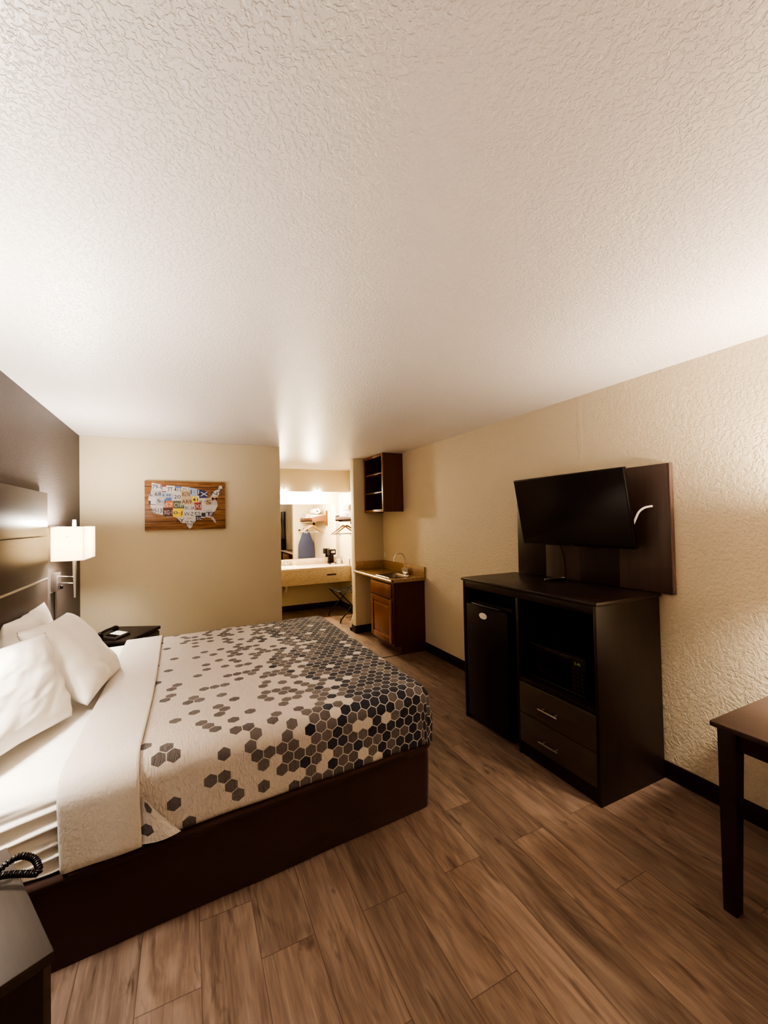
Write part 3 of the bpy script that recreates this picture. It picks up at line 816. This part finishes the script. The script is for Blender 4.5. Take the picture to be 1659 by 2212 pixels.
# ------------------------------------------------------------------ desk
dk = thing('desk', 'dark wooden desk against the beige wall with square legs, cut off by the photo edge', 'desk', (2.2, .30, 0))
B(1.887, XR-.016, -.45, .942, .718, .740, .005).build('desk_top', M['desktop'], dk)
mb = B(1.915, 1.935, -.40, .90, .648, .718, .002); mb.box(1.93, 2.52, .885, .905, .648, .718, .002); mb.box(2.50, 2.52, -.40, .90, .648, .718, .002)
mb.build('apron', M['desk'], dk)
for x, y in ((1.905, .860), (2.475, .860), (1.905, -.43), (2.475, -.43)):
    mb = B(0, .064, 0, .064, 0, .718, .003)
    for v in mb.bm.verts:
        t = 1-.28*(1-max(0, v.co.z)/.718) if v.co.z < .6 else 1.-.28*(1-.6/.718)*0
        if v.co.z < .6: v.co.x = (v.co.x)*t if x < 2 else .064-(.064-v.co.x)*t; v.co.y = .064-(.064-v.co.y)*t if y > 0 else v.co.y*t
        v.co += Vector((x, y, 0))
    mb.build('leg', M['desk'], dk)

# ------------------------------------------------------------------ upper cabinet
uc = thing('wall_cabinet', 'open dark cherry wall cabinet with two shelves high on the wall', 'cabinet', (2.42, 5.04, 1.68))
a0, a1, b0, b1, z0, z1 = 2.277, XR-.001, 4.737, 5.352, 1.677, 2.4385
mb = B(a0+.018, a1, b0, b0+.016, z0, z1); mb.box(a0+.018, a1, b1-.016, b1, z0, z1)
mb.box(a0+.018, a1, b0+.016, b1-.016, z0+.02, z0+.034); mb.box(a0+.018, a1, b0+.016, b1-.016, z1-.016, z1)
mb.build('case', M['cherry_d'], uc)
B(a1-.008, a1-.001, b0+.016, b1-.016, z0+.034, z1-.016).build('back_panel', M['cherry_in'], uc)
mb = B(a0, a0+.018, b0, b0+.032, z0, z1, .0015); mb.box(a0, a0+.018, b1-.032, b1, z0, z1, .0015)
mb.box(a0, a0+.018, b0+.032, b1-.032, z0, z0+.034, .0015); mb.box(a0, a0+.018, b0+.032, b1-.032, z1-.034, z1, .0015)
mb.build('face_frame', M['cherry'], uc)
for z in (1.928, 2.178): B(a0+.012, a1-.008, b0+.016, b1-.016, z, z+.018, .001).build('shelf', M['cherry'], uc)

# ------------------------------------------------------------------ sink cabinet + counter
sc = thing('sink_cabinet', 'cherry wood base cabinet with raised panel door and drawer front', 'cabinet', (2.36, 4.56, 0))
CF, C0, C1 = 2.150, 4.252, 4.880
mb = MB()
for yy in (C0, C1-.018):
    mb.prism([(CF+.018, .095), (CF+.09, .095), (CF+.09, 0), (XR-.001, 0), (XR-.001, .838), (CF+.018, .838)], .018, (0, yy, 0), (1, 0, 0), (0, 0, 1), (0, 1, 0))
mb.box(CF+.018, XR-.001, C0+.018, C1-.018, .095, .11); mb.box(CF+.09, CF+.105, C0+.018, C1-.018, 0, .095)
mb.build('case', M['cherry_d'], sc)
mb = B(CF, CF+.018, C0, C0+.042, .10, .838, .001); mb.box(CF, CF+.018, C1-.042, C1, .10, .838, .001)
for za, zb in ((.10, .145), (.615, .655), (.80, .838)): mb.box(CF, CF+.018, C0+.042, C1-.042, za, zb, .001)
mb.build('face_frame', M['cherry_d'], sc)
d = MB(); y0, y1 = C0+.030, C1-.025
def raised(mb, y0, y1, za, zb, rail):
    mb.box(CF-.019, CF-.001, y0, y0+rail, za, zb, .003); mb.box(CF-.019, CF-.001, y1-rail, y1, za, zb, .003)
    mb.box(CF-.019, CF-.001, y0+rail, y1-rail, za, za+rail, .003); mb.box(CF-.019, CF-.001, y0+rail, y1-rail, zb-rail, zb, .003)
    mb.box(CF-.010, CF-.001, y0+rail, y1-rail, za+rail, zb-rail)
dd = MB(); raised(dd, y0, y1, .125, .632, .062); dr_o = dd.build('door', M['cherry'], sc)
mb = MB(); yy0, yy1, za, zb = y0+.075, y1-.075, .205, .552
o_ = [(yy0, za), (yy1, za), (yy1, zb), (yy0, zb)]; i_ = [(yy0+.028, za+.028), (yy1-.028, za+.028), (yy1-.028, zb-.028), (yy0+.028, zb-.028)]
A_ = [mb.bm.verts.new((CF-.010, y, z)) for y, z in o_]; B_ = [mb.bm.verts.new((CF-.019, y, z)) for y, z in i_]
for i in range(4): mb.face([A_[i], A_[(i+1) % 4], B_[(i+1) % 4], B_[i]])
mb.face(B_); mb.build('raised_panel', M['cherry'], dr_o, 20)
mb = B(CF-.019, CF-.001, y0, y1, .655, .815, .006); mb.box(CF-.021, CF-.018, y0+.02, y1-.02, .672, .798, .002)
mb.build('drawer_front', M['cherry'], sc)

ct = thing('sink_countertop', 'brown speckled laminate countertop with backsplash in the corner', 'countertop', (2.33, 4.79, .84))
KX, K0, K1, KT = 2.100, 4.222, 5.367, .880
sy0, sy1, sx0, sx1 = 4.36, 4.76, 2.175, 2.44       # sink hole
mb = B(KX+.02, sx0, K0, K1, KT-.038, KT); mb.box(sx1, XR-.001, K0, K1, KT-.038, KT)
mb.box(sx0, sx1, K0, sy0, KT-.038, KT); mb.box(sx0, sx1, sy1, K1, KT-.038, KT)
mb.tube([(KX+.018, K0, KT-.019), (KX+.018, K1, KT-.019)], .019, 16)
mb.box(KX+.001, KX+.02, K1-.001, K1+.002, KT-.036, KT-.002)
mb.build('worktop', M['laminate'], ct)
mb = B(XR-.020, XR-.001, K0, K1, KT, KT+.118, .003); mb.box(KX+.03, XR-.020, K1-.019, K1, KT, KT+.118, .003)
mb.build('backsplash', M['laminate'], ct)
sk = thing('bar_sink', 'small steel bar sink set into the brown countertop', 'sink', (2.31, 4.56, KT))
mb = MB(); ox0, ox1, oy0, oy1 = sx0-.018, sx1+.018, sy0-.018, sy1+.018
def rr(x0, x1, y0, y1, r, z, n=6):
    out = []
    for cx, cy, a in ((x1-r, y0+r, -PI/2), (x1-r, y1-r, 0), (x0+r, y1-r, PI/2), (x0+r, y0+r, PI)):
        out += [Vector((cx+r*math.cos(a+PI/2*i/n), cy+r*math.sin(a+PI/2*i/n), z)) for i in range(n+1)]
    return out
loops = [rr(ox0, ox1, oy0, oy1, .04, KT+.0005), rr(ox0+.004, ox1-.004, oy0+.004, oy1-.004, .038, KT+.005), rr(sx0+.005, sx1-.005, sy0+.005, sy1-.005, .04, KT+.004), rr(sx0+.012, sx1-.012, sy0+.012, sy1-.012, .045, KT-.012), rr(sx0+.028, sx1-.028, sy0+.028, sy1-.028, .05, KT-.115), rr(sx0+.10, sx1-.10, sy0+.16, sy1-.16, .02, KT-.125)]
L_ = [[mb.bm.verts.new(p) for p in l] for l in loops]
for P, Q in zip(L_, L_[1:]):
    for i in range(len(P)): mb.face([P[i], P[(i+1) % len(P)], Q[(i+1) % len(P)], Q[i]])
mb.face(L_[-1]); mb.build('basin', M['steel'], sk)
MB().lathe([(.02, KT-.1235), (.022, KT-.122), (.008, KT-.1225)], ((sx0+sx1)/2, (sy0+sy1)/2, 0), 16).build('drain', M['chrome'], sk)
fc = thing('gooseneck_faucet', 'chrome gooseneck faucet with two handles behind the bar sink', 'faucet', (2.50, 4.60, KT))
fx, fy = 2.500, 4.60
B(fx-.024, fx+.024, fy-.075, fy+.075, KT, KT+.03, .008).build('base_plate', M['chrome'], fc)
mb = MB(); mb.tube([(fx, fy, KT+.02), (fx, fy, KT+.19)]+arc((fx-.075, fy, KT+.19), .075, 0, PI*.93, 12, (1, 0, 0), (0, 0, 1))[1:]+[(fx-.152, fy, KT+.165)], .0085, 12)
mb.build('spout', M['nickel'], fc)
for y in (fy-.052, fy+.052): MB().lathe([(.012, KT+.028), (.014, KT+.04), (.020, KT+.045), (.021, KT+.068), (.015, KT+.074)], (fx, y, 0), 14).build('handle', M['chrome'], fc)
tag(B(XR-.010, XR-.0005, 5.305, 5.330, 1.045, 1.11, .002).build('cable_cover', M['white']), 'thin pale strip in the wall corner above the backsplash', 'cover')

# ------------------------------------------------------------------ alcove: vanity
VT = .800; VY = 6.690
va = thing('vanity_counter', 'long pale vanity counter with tan speckled front panel under the mirror', 'counter', (1.4, 6.97, .53))
bx0, bx1, by0, by1 = 1.33, 1.72, 6.80, 7.12
mb = B(.142, bx0, VY, AY-.001, VT-.03, VT, .004); mb.box(bx1, XR-.001, VY, AY-.001, VT-.03, VT, .004)
mb.box(bx0, bx1, VY, by0, VT-.03, VT); mb.box(bx0, bx1, by1, AY-.001, VT-.03, VT)
mb.build('worktop', M['vanity'], va)
mb = B(.142, XR-.02, AY-.02, AY-.001, VT, VT+.105, .003); mb.box(XR-.02, XR-.001, VY+.04, AY-.02, VT, VT+.105, .003)
mb.build('backsplash', M['vanity'], va)
B(.142, XR-.001, VY, VY+.018, .528, VT-.03, .002).build('apron_panel', M['laminate2'], va)
B(2.138, 2.302, VY-.003, VY+.001, .652, .678, .001).build('drawer_pull', M['espresso'], va)
vs = thing('vanity_sink', 'white sink basin with chrome tap set into the vanity counter', 'sink', (1.52, 6.97, VT))
mb = MB()
loops = [rr(bx0-.02, bx1+.02, by0-.02, by1+.02, .12, VT+.001, 8), rr(bx0-.012, bx1+.012, by0-.012, by1+.012, .12, VT+.014, 8), rr(bx0+.008, bx1-.008, by0+.008, by1-.008, .12, VT+.010, 8), rr(bx0+.05, bx1-.05, by0+.05, by1-.05, .1, VT-.10, 8), rr(bx0+.14, bx1-.14, by0+.11, by1-.11, .04, VT-.125, 8)]
L_ = [[mb.bm.verts.new(p) for p in l] for l in loops]
for P, Q in zip(L_, L_[1:]):
    for i in range(len(P)): mb.face([P[i], P[(i+1) % len(P)], Q[(i+1) % len(P)], Q[i]])
mb.face(L_[-1]); mb.build('basin', M['porcelain'], vs)
mb = MB(); mb.box(1.455, 1.585, 7.150, 7.195, VT, VT+.02, .006); mb.tube([(1.52, 7.17, VT+.02), (1.52, 7.17, VT+.07), (1.52, 7.13, VT+.085), (1.52, 7.05, VT+.07)], .012, 10)
tp_ = mb.build('tap', M['chrome'], vs)
for x in (1.47, 1.57): MB().lathe([(.012, VT+.02), (.014, VT+.03), (.022, VT+.04), (.02, VT+.062), (.01, VT+.066)], (x, 7.172, 0), 12).build('handle', M['chrome'], tp_)
tag(B(.16, 2.505, AY-.006, AY-.001, .915, 1.885).build('mirror', M['mirror']), 'wide frameless mirror above the vanity reflecting an ironing board', 'mirror')
for i, (x, lb) in enumerate(((1.43, 'lit round bulb under the tan box, next to the cream wall edge'), (1.985, 'lit round bulb under the tan box, above the middle of the mirror'))):
    t = thing('ceiling_bulb', lb, 'light', (x, 6.655, 2.075), 0, 'bulbs above the vanity')
    MB().tube([(x, 6.6795, 2.095), (x, 6.655, 2.095), (x, 6.655, 2.082)], .012, 12).build('socket', M['white'], t)
    MB().lathe([(.010, 2.088), (.030, 2.080), (.040, 2.064), (.036, 2.046), (.020, 2.034), (.003, 2.031)], (x, 6.655, 0), 16).build('bulb', M['bulb'], t)
    point('vanity_light', (x, 6.98, 1.982), 44., (1., .86, .62), .08)
def cup(x, y, r, h, name, lb, m, cat='cup'):
    mb = MB(); mb.lathe([(r*.72, VT), (r*.78, VT+.002), (r, VT+h), (r*.96, VT+h), (r*.74, VT+.006)], (x, y, 0), 20)
    return tag(mb.build(name, M[m]), lb, cat)
cup(1.615, 7.205, .036, .10, 'drinking_glass', 'clear glass standing beside the vanity tap', 'glass', 'glass')
cup(1.70, 7.175, .040, .085, 'paper_cup', 'pale yellow cup on the vanity by the backsplash', 'pink')
mg = thing('white_mug', 'white mug beside the coffee maker on the vanity', 'mug', (2.488, 7.08, VT))
MB().lathe([(.036, VT), (.042, VT+.004), (.043, VT+.095), (.039, VT+.095), (.036, VT+.01)], (2.488, 7.08, 0), 20).build('cup_body', M['porcelain'], mg)
MB().tube(smooth_path([(2.45, 7.065, VT+.078), (2.425, 7.055, VT+.07), (2.42, 7.053, VT+.045), (2.45, 7.065, VT+.022)], 4), .006, 8).build('handle', M['porcelain'], mg)
cm = thing('coffee_maker', 'small black coffee maker on the vanity in front of the mirror', 'coffee maker', (2.36, 7.12, VT))
def cmb(*a, bev=.006): return B(*a, bev)
cmb(2.312, 2.418, 7.045, 7.205, VT, VT+.028).build('base', M['plastic'], cm)
cmb(2.318, 2.412, 7.135, 7.205, VT+.02, VT+.235).build('water_tank', M['plastic'], cm)
h = cmb(2.305, 2.425, 7.035, 7.210, VT+.165, VT+.265, bev=.014).build('brew_head', M['plastic'], cm)
MB().lathe([(.036, VT+.265), (.034, VT+.275), (.002, VT+.276)], (2.365, 7.10, 0), 18).build('lid', M['nickel'], h)
B(2.330, 2.400, 7.031, 7.038, VT+.200, VT+.238, .003).build('control_strip', M['nickel'], h)
B(2.325, 2.405, 7.043, 7.05, VT+.004, VT+.022, .002).build('drip_tray', M['nickel'], cm)
MB().tube(smooth_path([(2.41, 7.18, VT+.02), (2.45, 7.19, VT+.01), (2.49, 7.20, VT+.012), (2.53, 7.20, VT+.06)], 5), .005, 6).build('power_cord', M['plastic'], cm)
ou = thing('wall_outlet', 'small white outlet on the alcove side wall above the counter', 'outlet', (XR-.003, 7.0, .87))
B(XR-.026, XR-.0205, 6.955, 7.025, .812, .892, .002).build('plate', M['white'], ou)
for z in (.835, .868):
    mb = MB(); mb.box(XR-.0275, XR-.0258, 6.978, 6.983, z, z+.012); mb.box(XR-.0275, XR-.0258, 6.996, 7.001, z, z+.012)
    mb.build('slot', M['plastic'], ou)
MB_ = MB().tube(smooth_path([(1.52, 6.97, .672), (1.52, 6.98, .50), (1.51, 7.0, .41), (1.50, 7.06, .395), (1.50, 7.12, .42), (1.50, 7.248, .43)], 6), .021, 12)
dp = MB_.build('drain_pipe', M['pipe'], vs); dp['label'] = 'white curved drain pipe under the vanity counter'

# closet shelf, towels, hangers
cs = thing('closet_shelf', 'wooden wall shelf with side bracket and hanging rod in the alcove', 'shelf', (2.41, 6.05, 1.60))
SX0, SY0, SY1, SZ = 2.250, 5.60, 6.545, 1.620
B(SX0+.02, XR-.001, SY0, SY1-.018, SZ, SZ+.018, .002).build('shelf_board', M['shelfwood'], cs)
B(SX0, SX0+.02, SY0, SY1-.018, SZ-.030, SZ+.022, .002).build('front_edge', M['cherry_d'], cs)
for y in (SY1, SY0+.018):
    MB().prism([(SX0, SZ-.05), (SX0, SZ+.035), (XR-.04, SZ+.085), (XR-.04, SZ+.165), (XR-.001, SZ+.165), (XR-.001, SZ-.14), (XR-.04, SZ-.14), (XR-.07, SZ-.05)], .018, (0, y, 0), (1, 0, 0), (0, 0, 1), (0, -1, 0), .001).build('bracket', M['shelfwood'], cs)
MB().tube([(2.315, SY0+.015, SZ-.055), (2.315, SY1-.015, SZ-.055)], .011, 12).build('rod', M['chrome'], cs)
def towel_roll(y0, y1, cx, cz, r, lb):
    mb = MB()
    t = thing('rolled_towel', lb, 'towel', (cx, (y0+y1)/2, cz-r), 0, 'towels on the alcove shelf')
    n = 40
    def f(u, v):
        th = u*2*PI*2.6; rr_ = r*(.32+.68*u)+.003*noise.noise(Vector((th, v*4, r*50)))
        return Vector((cx+rr_*math.cos(th), y0+(y1-y0)*v+.004*math.sin(th*1.3), cz+rr_*math.sin(th)*.94))
    mb.grid(f, 90, 10); o = mb.build('terry_roll', M['towel'], t, 180)
    md = o.modifiers.new('thick', 'SOLIDIFY'); md.thickness = .010; md.offset = -1
    return t
towel_roll(6.10, 6.44, 2.395, SZ+.018+.075+.065, .070, 'rolled white towel on top of the folded one on the shelf')
def folded(y0, y1, x0, x1, z0, n, lb):
    t = thing('folded_towel', lb, 'towel', ((x0+x1)/2, (y0+y1)/2, z0), 0, 'towels on the alcove shelf')
    mb = MB(); h = .022
    for i in range(n):
        j = .006*((i*37) % 5-2)
        mb.box(x0+j, x1+j, y0-j, y1+j*.5, z0+i*h, z0+i*h+h-.001, .009, 3)
    mb.build('terry_layers', M['towel'], t, 60); return t
folded(6.06, 6.46, 2.30, 2.52, SZ+.019, 3, 'folded white towel lying flat under the rolled towel')
folded(5.70, 6.0, 2.28, 2.53, SZ+.019, 4, 'thicker folded white towel on the shelf, seen in the mirror')
def hanger(y, lb, tilt=0.):
    cx, zr = 2.315, SZ-.055
    t = thing('clothes_hanger', lb, 'hanger', (cx, y, zr), tilt, 'hangers on the alcove rod')
    k = dict(parent=t, world=False)
    zt = -.075
    mb = MB()
    for s in (-1, 1):
        p = smooth_path([(0, 0, zt), (s*.03, 0, zt-.010), (s*.10, 0, zt-.058), (s*.215, 0, zt-.135)], 6)
        mb.tube(p, [.015+(.008-.015)*i/(len(p)-1) for i in range(len(p))], 8)
    mb.build('shoulder', M['hangwood'], **k)
    MB().tube([(-.20, 0, zt-.127), (.20, 0, zt-.127)], .0045, 8).build('trouser_bar', M['chrome'], **k)
    MB().tube([(0, 0, zt+.01), (0, 0, zt+.05), (.004, 0, zt+.062)]+arc((0, 0, .0), .0155, -.6, PI*1.05, 10, (1, 0, 0), (0, 0, 1)), .0024, 6).build('hook', M['chrome'], **k)
    for x in (-.12, .12): B(x-.006, x+.006, -.007, .007, zt-.16, zt-.118, .002).build('clip', M['nickel'], **k)
hanger(6.33, 'wooden hanger on the alcove rod, closest to the vanity', .03)
hanger(6.17, 'wooden hanger on the alcove rod, second from the vanity', -.05)

# ironing board hung on the back of the partition
ib = thing('ironing_board', 'blue ironing board hanging upright in the alcove, seen in the mirror', 'ironing board', (2.385, 5.62, .2))
half = [(0, 1.37), (.055, 1.365), (.072, 1.345), (.10, 1.27), (.14, 1.16), (.168, 1.08), (.178, .98), (.178, .25), (.165, .20), (0, .19)]
poly = [(x, z) for x, z in half]+[(-x, z) for x, z in half[-2:0:-1]]
MB().prism([(2.372+x, z) for x, z in poly], .028, (0, 5.600, 0), (1, 0, 0), (0, 0, 1), (0, 1, 0), .006).build('padded_cover', M['iron_blue'], ib)
for x in (2.30, 2.43):
    MB().tube(smooth_path([(x, 5.585, .45), (x, 5.578, .9), (x-.02, 5.575, 1.25), (x-.05, 5.575, 1.385)], 4), .008, 8).build('leg', M['nickel'], ib)
MB().tube([(2.235, 5.575, 1.385), (2.40, 5.575, 1.39)], .009, 8).build('foot_bar', M['nickel'], ib)
for x in (2.232, 2.402): MB().lathe([(.008, -.02), (.014, -.016), (.015, .016), (.008, .02)], (x, 5.575, 1.387), 12, Matrix.Rotation(PI/2, 3, 'Y')).build('rubber_foot', M['plastic'], ib)
mb = B(2.33, 2.42, 5.489, 5.50, 1.26, 1.42, .002); mb.tube([(2.36, 5.49, 1.32), (2.36, 5.60, 1.32)], .006, 8); mb.tube([(2.39, 5.49, 1.32), (2.39, 5.60, 1.32)], .006, 8)
mb.build('wall_hook', M['blackmetal'], ib)

# luggage rack
lr = thing('luggage_rack', 'folding black metal luggage rack with straps below the vanity', 'luggage rack', (2.31, 6.27, 0))
y0, y1 = 6.00, 6.555; xa, xb, zt = 2.115, 2.515, .470
for s in (0, 1):
    xt, xf = (xa, xb) if s == 0 else (xb, xa); i0, i1 = (y0+.012, y1-.012) if s == 0 else (y0-.006, y1+.006)
    sg = 1 if xf > xt else -1
    pts = lambda y: [(xt, y, zt), (xt+(xf-xt)*.86, y, .10), (xf-sg*.012, y, .055), (xf, y, .0)]
    P = smooth_path(pts(i0)[::-1], 4)+smooth_path(pts(i1), 4)
    MB().tube(P, .0105, 10).build('frame_loop', M['blackmetal'], lr)
for i in range(4):
    y = y0+.07+i*.135
    def f(u, v, y=y): return Vector((xa+(xb-xa)*u, y-.03+.06*v, zt+.011-.030*math.sin(u*PI)))
    g_ = MB().grid(f, 14, 2).build('strap', M['strap'], lr, 180)
    md = g_.modifiers.new('thick', 'SOLIDIFY'); md.thickness = .003
for y in (y0+.003, y1-.003): MB().lathe([(.008, -.014), (.012, -.012), (.012, .012), (.008, .014)], ((xa+xb)/2+.0, y, .256), 10, Matrix.Rotation(PI/2, 3, 'X')).build('pivot', M['nickel'], lr)
hc = thing('hanging_cord', 'white cord with black plug hanging down beside the wall end', 'cord', (2.15, 5.55, 0))
MB().tube(smooth_path([(2.150, 5.500, .30), (2.128, 5.515, .20), (2.118, 5.52, .12), (2.13, 5.53, .05)], 6), .006, 8).build('cord_length', M['white'], hc)
MB().tube(smooth_path([(2.150, 5.50, .30), (2.17, 5.52, .5), (2.19, 5.53, .62)], 6), .005, 8).build('upper_cord', M['plastic'], hc)
B(2.100, 2.150, 5.515, 5.56, .002, .05, .008).build('plug', M['plastic'], hc)

# ------------------------------------------------------------------ camera
f_px, yaw, pitch, roll, ch = 886.6181, .4497, .0195, -.0205, 1.5712
cy_, sy_, cp_, sp_ = math.cos(yaw), math.sin(yaw), math.cos(pitch), math.sin(pitch)
fw = Vector((sy_*cp_, cy_*cp_, sp_)); rt = Vector((cy_, -sy_, 0)); up = rt.cross(fw)
r2 = rt*math.cos(roll)+up*math.sin(roll); u2 = -rt*math.sin(roll)+up*math.cos(roll)
cam = bpy.data.cameras.new('camera'); co = bpy.data.objects.new('camera', cam); COL.objects.link(co)
cam.sensor_fit = 'VERTICAL'; cam.sensor_height = 36.; cam.lens = 36.*f_px/2212.
cam.clip_start = .02
co.matrix_world = Matrix(((r2.x, u2.x, -fw.x, 0), (r2.y, u2.y, -fw.y, 0), (r2.z, u2.z, -fw.z, ch), (0, 0, 0, 1)))
scene.camera = co
w = bpy.data.worlds.new('World'); scene.world = w; w.use_nodes = True
w.node_tree.nodes['Background'].inputs[0].default_value = (.05, .04, .035, 1); w.node_tree.nodes['Background'].inputs[1].default_value = .3
scene.view_settings.view_transform = 'AgX'
scene.view_settings.look = 'AgX - High Contrast'
scene.view_settings.exposure = 1.14
scene.cycles.max_bounces = 10; scene.cycles.diffuse_bounces = 6; scene.cycles.use_denoising = True
scene.cycles.sample_clamp_indirect = 6.

# the photograph's warm, slightly red shadows
vs_ = scene.view_settings; vs_.use_curve_mapping = True
cm_ = vs_.curve_mapping; cm_.black_level = (-.0016, 0., 0.); cm_.update()
